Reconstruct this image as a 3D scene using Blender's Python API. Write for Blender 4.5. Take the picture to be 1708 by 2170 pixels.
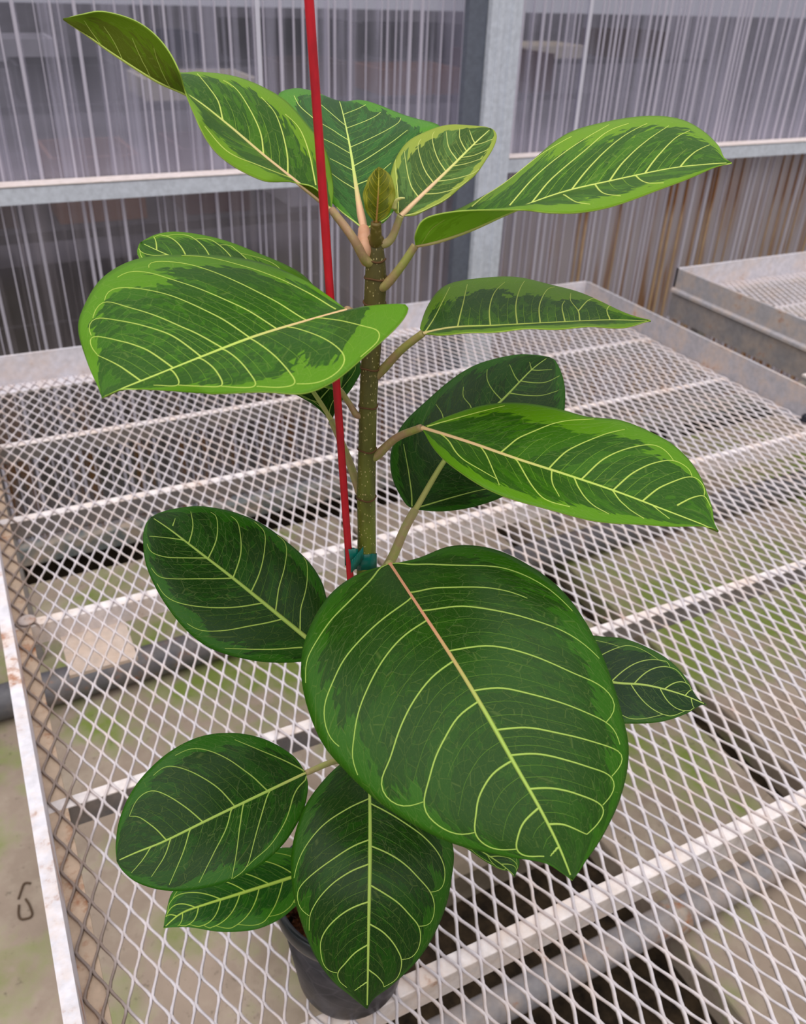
import bpy, bmesh, math, random
import numpy as np
from mathutils import Vector, Matrix

for o in list(bpy.data.objects):
    bpy.data.objects.remove(o, do_unlink=True)
S = bpy.context.scene
COL = S.collection
random.seed(7)
RNG = np.random.default_rng(11)

# ------------------------------------------------------------------ camera
# world: mesh deck of the bench is z = 0, X runs along the wall, Y towards it
CH = 0.845                                            # lens height above the deck
pitch, roll, yaw, FPX = math.radians(32.199), math.radians(2.4316), math.radians(27.6336), 1835.0
FW = np.array([math.sin(yaw)*math.cos(pitch), math.cos(yaw)*math.cos(pitch), -math.sin(pitch)])
_r = np.array([math.cos(yaw), -math.sin(yaw), 0.0]); _u = np.cross(_r, FW)
RT = math.cos(roll)*_r + math.sin(roll)*_u
UP = -math.sin(roll)*_r + math.cos(roll)*_u
CAM = np.array([0.0, 0.0, CH])
cd = bpy.data.cameras.new('camera'); co = bpy.data.objects.new('camera', cd); COL.objects.link(co)
cd.sensor_fit = 'HORIZONTAL'; cd.sensor_width = 36.0; cd.lens = FPX/1708*36.0
cd.clip_start = 0.02; cd.clip_end = 200
m = Matrix.Identity(4)
for i in range(3):
    m[i][0], m[i][1], m[i][2], m[i][3] = RT[i], UP[i], -FW[i], CAM[i]
co.matrix_world = m
cd.dof.use_dof = True; cd.dof.focus_distance = 0.56; cd.dof.aperture_fstop = 17
S.camera = co

# ------------------------------------------------------------------ overcast sky through the roof
W = bpy.data.worlds.new('overcast_sky'); S.world = W; W.use_nodes = True
wt = W.node_tree; wt.nodes.clear()
wo = wt.nodes.new('ShaderNodeOutputWorld'); wb = wt.nodes.new('ShaderNodeBackground')
tc = wt.nodes.new('ShaderNodeTexCoord'); sx = wt.nodes.new('ShaderNodeSeparateXYZ'); rp = wt.nodes.new('ShaderNodeValToRGB')
wt.links.new(tc.outputs['Generated'], sx.inputs[0]); wt.links.new(sx.outputs['Z'], rp.inputs[0])
rp.color_ramp.elements[0].position = 0.0; rp.color_ramp.elements[0].color = (0.34, 0.335, 0.36, 1)
rp.color_ramp.elements[1].position = 1.0; rp.color_ramp.elements[1].color = (1.0, 0.975, 0.985, 1)
wt.links.new(rp.outputs[0], wb.inputs[0]); wb.inputs[1].default_value = 1.12
wt.links.new(wb.outputs[0], wo.inputs[0])
sd = bpy.data.lights.new('hazy_sun', 'SUN'); so = bpy.data.objects.new('hazy_sun', sd); COL.objects.link(so)
sd.energy = 1.7; sd.angle = math.radians(70); sd.color = (1, 0.985, 0.985)
so.rotation_euler = (math.radians(12), math.radians(-14), 0)

vs = S.view_settings
vs.view_transform = 'Standard'; vs.look = 'None'; vs.exposure = 0.0; vs.gamma = 1.0; vs.use_curve_mapping = False

# ------------------------------------------------------------------ helpers
def at(x, y, d):                      # point seen at photo pixel (x, y) at depth d along the lens axis
    return CAM + d*(FW + RT*(x-854)/FPX - UP*(y-1085)/FPX)
def on_z(x, y, z):
    v = FW + RT*(x-854)/FPX - UP*(y-1085)/FPX
    return CAM + v*((z-CH)/v[2])

def pix(p):
    q = np.asarray(p)-CAM; z = q@FW
    return np.stack([854+FPX*(q@RT)/z, 1085-FPX*(q@UP)/z], -1)

def srgb(*c):
    if max(c) > 1: c = [v/255 for v in c]
    return tuple(v/12.92 if v <= .04045 else ((v+.055)/1.055)**2.4 for v in c) + (1.0,)

class NT:
    """small node builder"""
    def __init__(s, name):
        s.m = bpy.data.materials.new(name); s.m.use_nodes = True
        s.t = s.m.node_tree; s.t.nodes.clear()
        s.out = s.t.nodes.new('ShaderNodeOutputMaterial')
    def n(s, typ, ins=None, **props):
        k = s.t.nodes.new('ShaderNode'+typ)
        for p, v in props.items(): setattr(k, p, v)
        for i, v in (ins or {}).items():
            if hasattr(v, 'is_linked') or isinstance(v, bpy.types.NodeSocket): s.t.links.new(v, k.inputs[i])
            else: k.inputs[i].default_value = v
        return k
    def math(s, op, a, b=0.0, c=0.0, clamp=False):
        return s.n('Math', {0: a, 1: b, 2: c}, operation=op, use_clamp=clamp).outputs[0]
    def mix(s, f, a, b, blend='MIX'):
        k = s.n('Mix', data_type='RGBA', blend_type=blend)
        for i, v in ((0, f), (6, a), (7, b)):
            if isinstance(v, bpy.types.NodeSocket): s.t.links.new(v, k.inputs[i])
            else: k.inputs[i].default_value = v
        return k.outputs[2]
    def ramp(s, f, p0, p1, c0=(0,0,0,1), c1=(1,1,1,1)):
        k = s.n('ValToRGB', {0: f}); e = k.color_ramp.elements
        e[0].position, e[0].color, e[1].position, e[1].color = p0, c0, p1, c1
        return k.outputs[0]
    def noise(s, vec, scale, detail=3, rough=.55, out=0):
        k = s.n('TexNoise', {'Scale': scale, 'Detail': detail, 'Roughness': rough})
        if vec is not None: s.t.links.new(vec, k.inputs['Vector'])
        return k.outputs[out]
    def obj(s): return s.n('TexCoord').outputs['Object']
    def world(s): return s.n('NewGeometry').outputs['Position']
    def scale(s, vec, sc, loc=(0,0,0), rot=(0,0,0)):
        return s.n('Mapping', {0: vec, 1: loc, 2: rot, 3: sc}).outputs[0]
    def bsdf(s, col, rough=.5, metal=0.0, spec=.5, normal=None, **kw):
        ins = {'Base Color': col, 'Roughness': rough, 'Metallic': metal, 'Specular IOR Level': spec}
        if normal is not None: ins['Normal'] = normal
        ins.update(kw)
        k = s.n('BsdfPrincipled', ins); s.t.links.new(k.outputs[0], s.out.inputs[0]); return k
    def surf(s, sh): s.t.links.new(sh, s.out.inputs[0])
    def bump(s, h, strength=.3, dist=.001):
        return s.n('Bump', {'Height': h, 'Strength': strength, 'Distance': dist}).outputs[0]

def link(name, mesh, mat=None, parent=None):
    o = bpy.data.objects.new(name, mesh); COL.objects.link(o)
    if mat is not None: mesh.materials.append(mat)
    if parent is not None: o.parent = parent
    return o
def tag(o, label=None, cat=None, group=None, kind=None):
    for k, v in (('label', label), ('category', cat), ('group', group), ('kind', kind)):
        if v: o[k] = v
    return o
def empty(name, loc=(0,0,0)):
    o = bpy.data.objects.new(name, None); COL.objects.link(o); o.location = loc; o.empty_display_size = .05
    return o
def py_mesh(name, v, f, smooth=False):
    me = bpy.data.meshes.new(name); me.from_pydata([tuple(map(float, p)) for p in v], [], f); me.update()
    if smooth:
        for p in me.polygons: p.use_smooth = True
    return me
def box_mesh(name, x0, x1, y0, y1, z0, z1, bevel=0.0):
    bm = bmesh.new()
    bmesh.ops.create_cube(bm, size=1.0, matrix=Matrix.Translation(((x0+x1)/2, (y0+y1)/2, (z0+z1)/2)) @ Matrix.Diagonal((x1-x0, y1-y0, z1-z0, 1)))
    if bevel: bmesh.ops.bevel(bm, geom=bm.edges[:], offset=bevel, segments=2, affect='EDGES', profile=.5)
    me = bpy.data.meshes.new(name); bm.to_mesh(me); bm.free(); return me
def box(name, x0, x1, y0, y1, z0, z1, mat, parent=None, bevel=0.0):
    return link(name, box_mesh(name, x0, x1, y0, y1, z0, z1, bevel), mat, parent)
def prism(name, prof, a, b, axis, mat, parent=None):
    """closed 2D profile extruded from a to b; axis 'x': profile (y,z); axis 'y': profile (x,z); axis 'z': profile (x,y)"""
    n = len(prof); v = []
    for t in (a, b):
        for p, q in prof: v.append({'x': (t, p, q), 'y': (p, t, q), 'z': (p, q, t)}[axis])
    f = [tuple(range(n)), tuple(range(2*n-1, n-1, -1))] + [(i, i+n, (i+1) % n+n, (i+1) % n) for i in range(n)]
    me = py_mesh(name, v, f); bm = bmesh.new(); bm.from_mesh(me); bmesh.ops.recalc_face_normals(bm, faces=bm.faces); bm.to_mesh(me); bm.free()
    return link(name, me, mat, parent)
def catmull(P, n):
    """dense Catmull-Rom through P, resampled to n points of equal arc length"""
    P = np.asarray(P, float)
    if len(P) == 2: P = np.array([P[0], (P[0]+P[1])/2, P[1]])
    Q = np.vstack([2*P[0]-P[1], P, 2*P[-1]-P[-2]]); out = []
    for i in range(1, len(Q)-2):
        p0, p1, p2, p3 = Q[i-1:i+3]
        for t in np.linspace(0, 1, 24, endpoint=False):
            out.append(.5*((2*p1)+(-p0+p2)*t+(2*p0-5*p1+4*p2-p3)*t*t+(-p0+3*p1-3*p2+p3)*t**3))
    out.append(P[-1]); out = np.array(out)
    d = np.r_[0, np.cumsum(np.linalg.norm(np.diff(out, axis=0), axis=1))]
    s = np.linspace(0, d[-1], n)
    return np.stack([np.interp(s, d, out[:, k]) for k in range(out.shape[1])], 1)
def tube(path, rad, sides=10, caps=True):
    """vertices and faces of a swept round tube"""
    path = np.asarray(path, float); n = len(path); rad = np.broadcast_to(rad, (n,))
    T = np.gradient(path, axis=0); T /= np.linalg.norm(T, axis=1)[:, None]
    ref = np.array([0, 0, 1.0]) if abs(T[0][2]) < .9 else np.array([1.0, 0, 0])
    nrm = np.cross(T[0], ref); nrm /= np.linalg.norm(nrm); V = []
    for i in range(n):
        nrm = nrm - T[i]*(nrm@T[i]); nrm /= np.linalg.norm(nrm); b = np.cross(T[i], nrm)
        for k in range(sides):
            a = 2*math.pi*k/sides; V.append(path[i]+rad[i]*(math.cos(a)*nrm+math.sin(a)*b))
    F = [(i*sides+k, i*sides+(k+1) % sides, (i+1)*sides+(k+1) % sides, (i+1)*sides+k) for i in range(n-1) for k in range(sides)]
    if caps: F += [tuple(range(sides-1, -1, -1)), tuple(range((n-1)*sides, n*sides))]
    return V, F
def tube_obj(name, path, rad, mat, parent=None, sides=10):
    v, f = tube(path, rad, sides); return link(name, py_mesh(name, v, f, True), mat, parent)
def lathe(name, prof, mat, parent=None, loc=(0,0,0), n=48, wob=0.0):
    V = []; F = []; k = len(prof)
    for i in range(n):
        a = 2*math.pi*i/n
        for r, z in prof: V.append((r*math.cos(a), r*math.sin(a), z))
    for i in range(n):
        j = (i+1) % n
        for q in range(k-1): F.append((i*k+q, j*k+q, j*k+q+1, i*k+q+1))
    me = py_mesh(name, V, F, True); o = link(name, me, mat, parent); o.location = loc; return o

# ------------------------------------------------------------------ materials
def metal_mat(name, base, rust=.35, seed=0.0, rough=.55, stretch=(1,1,1), rustcol=srgb(168,104,62), warm=.5):
    t = NT(name); p = t.scale(t.obj(), stretch, (seed, seed*.7, seed*.3))
    n1 = t.noise(p, 14, 5, .65); n2 = t.noise(p, 70, 4, .6)
    c = t.mix(t.ramp(n2, .35, .7), base, tuple(v*.78 for v in base[:3])+(1,))
    warm = t.mix(t.math('MULTIPLY', t.ramp(n1, .44, .66), warm), c, srgb(226,196,168))
    k = t.math('ADD', t.math('MULTIPLY', n1, .65), t.math('MULTIPLY', n2, .35))
    c = t.mix(t.ramp(k, .66-.22*rust, .76-.2*rust), warm, rustcol)
    if 'expanded' in name:                              # grime gathered along the side rail
        g = t.n('SeparateXYZ', {0: t.obj()}).outputs[0]
        c = t.mix(t.math('MULTIPLY', t.ramp(t.math('ADD', g, t.math('MULTIPLY', n1, .03)), -.015, .012, (1,1,1,1), (0,0,0,1)), .75), c, srgb(122,98,76))
    t.bsdf(c, rough, 0.0, .4, t.bump(n2, .15, .0008)); return t.m
M_RAIL = metal_mat('painted_rail_metal', srgb(236,232,238), .55, 1.3, warm=.6)
M_ENDRAIL = metal_mat('pale_end_rail_metal', srgb(228,224,230), .18, 21.3, warm=.35)
M_GREYRAIL = metal_mat('grey_galvanised_rail', srgb(182,178,182), .36, 4.1)
M_BAR = metal_mat('white_painted_cross_bar', srgb(242,234,232), .2, 2.2, warm=.5)
M_MESH = metal_mat('white_coated_expanded_metal', srgb(226,218,221), .12, 3.7, .5, warm=.35)
M_BARGREY = metal_mat('grey_steel_cross_bar', srgb(128,124,126), .1, 12.2, .5, warm=.15)
M_DARKPIPE = metal_mat('dark_grey_pipe_metal', srgb(96,94,98), .34, 16.1, .45, warm=.1)
M_LEDGE = metal_mat('stained_ledge_metal', srgb(206,182,158), .5, 8.8)
M_GALV = metal_mat('blue_grey_galvanised_steel', srgb(214,220,230), -.5, 5.5, .45, warm=0.0)
M_PIPE = metal_mat('dull_grey_pipe_metal', srgb(150,146,148), .22, 6.1, .45, warm=.25)
M_DARKSTEEL = metal_mat('dark_grey_steel', srgb(104,110,122), -.5, 7.9, .5, warm=0.0)
M_PLATE = metal_mat('cream_plate_paint', srgb(232,214,200), .2, 9.4, .6)

def concrete():
    t = NT('stained_concrete'); p = t.world()
    n1 = t.noise(p, 2.2, 6, .6); n2 = t.noise(p, 9, 6, .65); n3 = t.noise(p, 60, 4, .7); n4 = t.noise(t.scale(p, (1,1,1), (5,3,1)), 1.3, 5, .65)
    c = t.mix(t.ramp(n1, .35, .65), srgb(172,154,138), srgb(142,127,112))
    c = t.mix(t.math('MULTIPLY', t.ramp(n2, .45, .7), .55), c, srgb(196,184,164))
    yy = t.n('SeparateXYZ', {0: p}).outputs[1]          # algae grows thickest in a band across the damp middle of the floor
    band = t.math('MULTIPLY', t.math('SUBTRACT', 1.0, t.math('ABSOLUTE', t.math('MULTIPLY', t.math('SUBTRACT', yy, 1.55), 1.6)), clamp=True), .10)
    al = t.math('ADD', t.math('ADD', t.math('MULTIPLY', n4, .7), t.math('MULTIPLY', n2, .3)), band)
    c = t.mix(t.math('MULTIPLY', t.ramp(al, .50, .60), .88), c, srgb(112,132,44))
    c = t.mix(t.math('MULTIPLY', t.ramp(n3, .62, .7), .5), c, srgb(80,72,58))
    # darker olive patch around the soil bed, ragged at its edge
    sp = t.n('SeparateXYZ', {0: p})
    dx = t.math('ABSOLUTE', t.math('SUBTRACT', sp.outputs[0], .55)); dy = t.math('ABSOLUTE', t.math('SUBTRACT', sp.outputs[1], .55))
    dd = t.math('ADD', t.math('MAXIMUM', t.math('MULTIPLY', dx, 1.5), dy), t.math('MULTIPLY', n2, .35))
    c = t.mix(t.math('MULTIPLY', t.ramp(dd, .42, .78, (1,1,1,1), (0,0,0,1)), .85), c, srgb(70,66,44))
    t.bsdf(c, .8, 0, .25, t.bump(n3, .3, .003)); return t.m
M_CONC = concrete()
def soilmat(name, a, b, sc):
    t = NT(name); p = t.world(); n = t.noise(p, sc, 6, .7)
    t.bsdf(t.mix(t.ramp(n, .35, .7), a, b), .95, 0, .1, t.bump(n, .9, .01)); return t.m
M_SOIL = soilmat('dark_damp_soil', srgb(30,25,20), srgb(66,54,40), 25)
M_OUT = soilmat('dimmed_outside_gravel', srgb(34,32,36), srgb(70,66,72), 2)  # colours darkened to stand in for weaker light behind the wall

def poly_mat(name, clear, tint, stain, seed, amt=1.0):
    """ribbed translucent polycarbonate: partly see-through, dusty, with vertical streaks"""
    t = NT(name); p = t.obj()
    s1 = t.noise(t.scale(p, (26, 1, .45), (seed,0,0)), 1.0, 4, .6)
    s2 = t.noise(t.scale(p, (75, 1, .9), (seed*2,0,0)), 1.0, 3, .6)
    s3 = t.noise(t.scale(p, (3.2, 1, 2.2), (seed,0,3)), 1.0, 4, .6)
    dust = t.math('ADD', t.math('MULTIPLY', t.ramp(s1, .48, .66), amt*.42), t.math('MULTIPLY', t.ramp(s2, .54, .64), amt*.40))
    dust = t.math('ADD', dust, t.math('MULTIPLY', t.ramp(s3, .40, .70), amt*.30))
    if stain == 0:                                     # splashed dust above the rail
        zz = t.n('SeparateXYZ', {0: p}).outputs[2]
        dust = t.math('ADD', dust, t.math('MULTIPLY', t.ramp(t.math('ADD', zz, t.math('MULTIPLY', s3, .15)), .42, .72, (1,1,1,1), (0,0,0,1)), .22))
    dust = t.math('ADD', dust, clear, clamp=True)      # opacity
    col = tint
    if stain > 0:
        st = t.noise(t.scale(p, (30, 1, 1.6), (seed*3,0,1)), 1.0, 4, .6)
        sp = t.n('SeparateXYZ', {0: t.world()})
        right = t.ramp(t.math('MULTIPLY', sp.outputs[0], .4), .3, .85)
        low = t.ramp(t.math('MULTIPLY_ADD', sp.outputs[2], -1.0, .45), .15, .9)
        f = t.math('MULTIPLY', t.math('MULTIPLY', t.ramp(st, .5, .60), stain), t.math('ADD', low, .25), clamp=True)
        deep = t.ramp(t.math('MULTIPLY', sp.outputs[2], -1.0), .0, .45)
        f = t.math('MULTIPLY', f, t.math('MAXIMUM', right, deep))
        col = t.mix(f, tint, srgb(146,98,54))
        dust = t.math('ADD', t.math('MULTIPLY', right, .62), dust, clamp=True)
        dust = t.math('ADD', t.math('MULTIPLY', f, .25), dust, clamp=True)
    dif = t.n('BsdfDiffuse', {'Color': col}); trl = t.n('BsdfTranslucent', {'Color': col}); gl = t.n('BsdfGlossy', {'Color': (1,1,1,1), 'Roughness': .25})
    a = t.n('MixShader', {0: .35, 1: dif.outputs[0], 2: trl.outputs[0]})
    tr = t.n('BsdfTransparent', {'Color': (.86,.86,.90,1)})
    b = t.n('MixShader', {0: dust, 1: tr.outputs[0], 2: a.outputs[0]})
    c = t.n('MixShader', {0: .05, 1: b.outputs[0], 2: gl.outputs[0]})
    t.surf(c.outputs[0]); return t.m
M_POLY = poly_mat('ribbed_polycarbonate_upper', .03, srgb(210,206,222), 0.0, 1.0, .50)
M_POLY_LOW = poly_mat('ribbed_polycarbonate_lower', .02, srgb(192,182,186), 1.0, 4.0, .25)
def rib_mat():
    t = NT('polycarbonate_rib'); p = t.world(); n = t.noise(t.scale(p, (60, 1, .8)), 1.0, 4, .6)
    dif = t.n('BsdfDiffuse', {'Color': srgb(226,222,232)}); trl = t.n('BsdfTranslucent', {'Color': srgb(226,222,232)})
    a = t.n('MixShader', {0: .4, 1: dif.outputs[0], 2: trl.outputs[0]})
    b = t.n('MixShader', {0: t.ramp(n, .15, .52), 1: t.n('BsdfTransparent').outputs[0], 2: a.outputs[0]})
    t.surf(b.outputs[0]); return t.m
M_RIB = rib_mat()
def plain(name, c, rough=.6, spec=.3, nz=0.0, sc=30):
    t = NT(name)
    if nz:
        n = t.noise(t.obj(), sc, 4, .6); col = t.mix(n, c, tuple(v*(1-nz) for v in c[:3])+(1,)); t.bsdf(col, rough, 0, spec, t.bump(n, .2, .0006))
    else: t.bsdf(c, rough, 0, spec)
    return t.m

# ------------------------------------------------------------------ setting: floor, wall, rail, post
FZ = -0.76
fl = empty('floor', (0, 0, 0)); tag(fl, 'stained concrete slab floor with mossy patches and dark gaps', 'floor', kind='structure')
box('soil_bed', -5, 9, -1.5, 2.44, FZ-.14, FZ-.09, M_SOIL, fl)
for (x0, x1, y0, y1) in ((.985, 1.425, -1.5, 2.33), (1.525, 9.0, -1.5, 2.33)):
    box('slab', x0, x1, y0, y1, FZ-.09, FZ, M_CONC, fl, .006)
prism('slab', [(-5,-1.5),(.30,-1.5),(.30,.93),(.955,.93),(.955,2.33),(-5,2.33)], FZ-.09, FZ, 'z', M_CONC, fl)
box('footing', -5, 9, 2.4405, 2.48, FZ-.14, FZ+.0115, M_SOIL, fl)
box('ground', -30, 50, 2.4805, 40, FZ-.25, FZ-.05, M_OUT, fl)

WY = 2.455
wall = empty('wall_back', (0, WY, 0)); tag(wall, 'translucent ribbed polycarbonate greenhouse wall', 'wall', kind='structure')
for x0, x1, up in ((-4.0, .80, 1), (.80, 1.46, 1), (1.46, 1.845, 1), (1.845, 9.0, 1), (-4.0, 1.46, 0), (1.46, 9.0, 0)):
    z0, z1 = (.335, 1.9) if up else (-.70, .335)
    box('panel', x0+.001, x1-.001, -.004, .004, z0, z1, M_POLY if up else M_POLY_LOW, wall)
rib_u = box_mesh('rib', -.0016, .0016, -.010, -.0042, .34, 1.9); rib_u.materials.append(M_RIB)
rib_l = box_mesh('rib', -.0014, .0014, -.010, -.0042, -.68, .33); rib_l.materials.append(M_RIB)
rib_r = box_mesh('rib', -.0016, .0016, -.010, -.0042, -.68, .33); rib_r.materials.append(metal_mat('rust_stained_rib', srgb(176,146,112), .6, 2.9, .7, (1,1,.1), srgb(132,86,46)))
x = -.6; i = 0
while x < 4.6:
    a = link('rib', rib_u, None, wall); a.location.x = x; a.scale.x = random.choice((.5, .8, 1.0, 1.6, 2.4))
    b = link('rib', rib_r if (x > 1.75 and random.random() < .42) else rib_l, None, wall); b.location.x = x+.006; b.scale.x = random.choice((.8, 1.0, 2.6))
    x += random.choice((.018, .026, .036, .046)); i += 1
for sx_ in (.80, 1.845):
    box('seam', sx_-.006, sx_+.006, -.0125, -.0102, .34, 1.9, plain('seam_%d' % int(sx_*100), srgb(214,212,224), .5), wall)

def trim(name, o): return tag(o, kind='structure')
r1 = prism('trim_1', [(2.388,.314),(2.388,.352),(2.390,.354),(2.447,.356),(2.447,.346),(2.396,.346),(2.396,.314)], -4.0, 9.0, 'x', M_GALV)
box('cap', -4.0, 9.0, 2.386, 2.4465, .3565, .3585, metal_mat('skylit_rail_top', srgb(252,238,232), .0, 4.4, .5, warm=.2), r1)  # light from above painted in: paler plate over the rail top
tag(r1, 'galvanised horizontal wall rail with skylight painted onto its pale sloping top', 'rail', kind='structure')
post = empty('trim_2', (1.44, 2.33, 0)); tag(post, 'galvanised upright wall post', 'post', kind='structure')
prism('channel', [(-.012,.0),(.010,.0),(.014,-.007),(.024,-.007),(.028,.0),(.050,.0),(.054,-.007),(.064,-.007),(.068,0),(.088,0),(.088,.055),(-.012,.055)], FZ-.09, 1.9, 'z', M_GALV, post)
prism('flange', [(-.066,.03),(-.014,.02),(-.014,.055),(-.066,.055)], FZ-.09, 1.9, 'z', M_DARKSTEEL, post)
sill = box('trim_3', -4.0, 9.0, 2.415, 2.475, FZ+.012, FZ+.07, metal_mat('green_grey_sill', srgb(128,134,132), .12, 3.3)); tag(sill, 'grey metal sill along the foot of the wall', 'sill', kind='structure')

# ------------------------------------------------------------------ benches
def expanded_mesh(name, x0, x1, y0, y1, mat, parent, lwd=.0508, swd=.0236, w=.0036, h=.0034, per=8):
    """expanded metal sheet: zigzag strands joined at bonds, each strand a closed box section"""
    V = []; F = []; amp = swd/4 - w*.30
    ny = int((y1-y0)/lwd*per)+1; ys = y0+np.arange(ny)*lwd/per
    ph = (ys-y0)/lwd*2*math.pi
    tri = np.clip(np.arcsin(np.sin(ph))/(math.pi/2)*1.22, -1, 1)
    nl = int((x1-x0)/(swd/2)); base = 0
    for k in range(nl):
        xc = x0+(k+.5)*swd/2; sg = 1 if k % 2 == 0 else -1
        xs = np.clip(xc+sg*tri*(swd/4-w*.18), x0, x1)
        wj = w*(1+RNG.normal(0, .05, ny)); zj = RNG.normal(0, .00012, ny)
        ring = np.empty((ny, 4, 3))
        tilt = .0010*sg*np.cos(ph)
        ring[:, 0] = np.stack([xs-wj/2, ys, -h+zj-tilt], 1); ring[:, 1] = np.stack([xs+wj/2, ys, -h+zj+tilt], 1)
        ring[:, 2] = np.stack([xs+wj*.36, ys, zj+tilt], 1); ring[:, 3] = np.stack([xs-wj*.36, ys, zj-tilt], 1)
        V.append(ring.reshape(-1, 3))
        i = np.arange(ny-1)*4+base
        for q in range(4):
            r = (q+1) % 4; F.append(np.stack([i+q, i+r, i+4+r, i+4+q], 1))
        base += ny*4
    V = np.concatenate(V); F = np.concatenate(F)
    me = bpy.data.meshes.new(name); me.vertices.add(len(V)); me.vertices.foreach_set('co', V.ravel())
    me.loops.add(F.size); me.loops.foreach_set('vertex_index', F.ravel().astype(np.int32))
    me.polygons.add(len(F)); me.polygons.foreach_set('loop_start', np.arange(len(F), dtype=np.int32)*4)
    me.update(calc_edges=True); me.validate()
    o = link(name, me, mat, parent); o['kind'] = 'stuff'; o['label'] = 'white expanded metal deck of diamond openings'
    return o

bench = empty('greenhouse_bench', (0, 0, 0))
tag(bench, 'white expanded-metal greenhouse bench carrying the potted plant', 'bench')
BY0, BY1, BX0, BX1 = -.12, 2.044, -.047, 1.658
expanded_mesh('mesh_deck', BX0+.001, BX1-.001, BY0, BY1-.002, M_MESH, bench)
# angle-iron rim: upright flange plus a ledge under the deck
def lprof(x, s, t, ledge): return [(x, .065), (x-s*t, .065), (x-s*t, -.009), (x+s*ledge, -.009), (x+s*ledge, -.0045), (x, -.0045)]
prism('side_rail', lprof(BX0, 1, .0145, .0001), BY0, BY1+.01, 'y', M_RAIL, bench)
prism('ledge', [(BX0-.014, -.013), (BX0+.021, -.013), (BX0+.021, -.0042), (BX0-.014, -.0042)], BY0, BY1, 'y', M_LEDGE, bench)
prism('side_rail', lprof(BX1, -1, .007, .03), BY0, BY1+.007, 'y', M_GREYRAIL, bench)
prism('end_rail', lprof(BY1, -1, .006, .045), BX0-.0145, BX1+.007, 'x', M_ENDRAIL, bench)
for yb, wdt, pale in ((.410, .019, 1), (.7735, .015, 0), (1.135, .019, 1), (1.44, .017, 0), (1.735, .017, 0), (.04, .019, 1)):
    cb = box('cross_bar', BX0-.012, BX1+.004, yb-wdt/2, yb+wdt/2, -.040, -.0055 if not pale else -.0038, M_BAR if pale else M_BARGREY, bench, .0012)
    if not pale: box('top_strip', BX0-.012, BX1+.004, yb-wdt/2-.0005, yb+wdt/2+.0005, -.0056, -.0038, M_BAR, cb)
for lx in (BX0+.0, BX1-.03):
    for ly in (BY0+.1, BY1-.06):
        box('leg', lx-.016, lx+.016, ly-.016, ly+.016, FZ, -.010, M_PIPE, bench, .002)
pl = box('plate', .010, .107, 1.034, 1.128, -.044, -.037, M_PLATE, bench, .001)
pl['label'] = 'cream flat plate under the deck'

washer = lathe('washer', [(0, .004), (.0025, .004), (.0028, .0028), (.005, .0026), (.0055, .0034), (.0088, .003), (.0125, .0012), (.0128, 0), (0, 0)], M_GREYRAIL, None, (-.0295, 1.137, .0006), 28)
tag(washer, 'round grey washer lying on the mesh beside the rusty side rail', 'washer')

b2 = empty('neighbouring_bench', (2.03, 0, 0)); tag(b2, 'second metal bench beyond the grey rail, standing by the wall', 'bench')
NX = 2.03
expanded_mesh('mesh_deck', .004, 1.2, .5, 2.05, M_MESH, b2, per=6)
prism('side_rail', [(0,.065),(-.006,.065),(-.006,.004),(-.014,-.002),(-.014,-.010),(0,-.010)], .3, 2.06, 'y', M_GREYRAIL, b2)
prism('lower_rail', [(-.012,-.010),(-.006,-.012),(-.006,-.092),(0,-.092),(0,-.010)], .3, 2.06, 'y', M_PIPE, b2)
prism('end_rail', [(2.052,.065),(2.060,.065),(2.060,-.012),(2.0,-.012),(2.0,-.006),(2.052,-.006)], -.006, 1.2, 'x', M_ENDRAIL, b2)
for yb in (.75, 1.15, 1.5, 1.8): box('cross_bar', .0, 1.2, yb-.01, yb+.01, -.034, -.0034, M_BAR, b2)
for ly in (.6, 1.95):
    for lx in (.03, 1.15): box('leg', lx-.016, lx+.016, ly-.016, ly+.016, FZ, -.012, M_PIPE, b2)
sh = box('bracket', -.12, -.006, 1.33, 1.42, -.030, -.024, M_BAR, b2)

# ------------------------------------------------------------------ pipes and litter under the bench
def long_pipe(name, y, z, r, x0, x1, label, collar=None, mat=None):
    e = empty(name, (0, y, z)); tag(e, label, 'pipe')
    p = tube_obj('pipe_run', [(x0, 0, 0), ((x0+x1)/2, 0, 0), (x1, 0, 0)], r, mat or M_PIPE, e, 20)
    if collar is not None:
        tube_obj('collar', [(collar-.02, 0, 0), (collar, 0, 0), (collar+.02, 0, 0)], r*1.18, metal_mat('rusty_collar', srgb(170,160,150), .8, 2.0), e, 20)
    return e
long_pipe('heating_pipe', 1.80, FZ+.044, .044, -2.2, 3.6, 'thick grey pipe on the floor under the middle of the bench', .62, M_DARKPIPE)
long_pipe('floor_pipe', .655, FZ+.030, .030, .2, 3.6, 'thin grey pipe on the floor beneath the pot', .985)

def floor_wire(pts, label):
    p = [on_z(x, y, FZ+.0022) for x, y in pts]
    o = tube_obj('bent_twig', catmull(p, 30), .0021, plain('twig_%d' % pts[0][0], srgb(84,66,50), .8)); return tag(o, label, 'twig')
floor_wire([(65,1872),(57,1871),(50,1874),(44,1890),(39,1905)], 'brown hooked twig on the bare concrete beside the bench')
floor_wire([(54,1905),(62,1918),(68,1936),(64,1944),(50,1948),(42,1946),(39,1935),(40,1918)], 'brown twig bent into an open loop on the bare concrete')
cl = at(1701, 893, 1.62); c0 = np.array([BX1-.010, cl[1], .012])
kb = lathe('black_clip', [(0, .016), (.006, .0155), (.010, .010), (.009, .002), (.012, 0), (0, 0)], plain('black_rubber', srgb(30,32,42), .5), None, (BX1-.016, 1.178, .0006), 20)
tag(kb, 'small black plastic knob on the mesh against the grey rail', 'knob')

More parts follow.
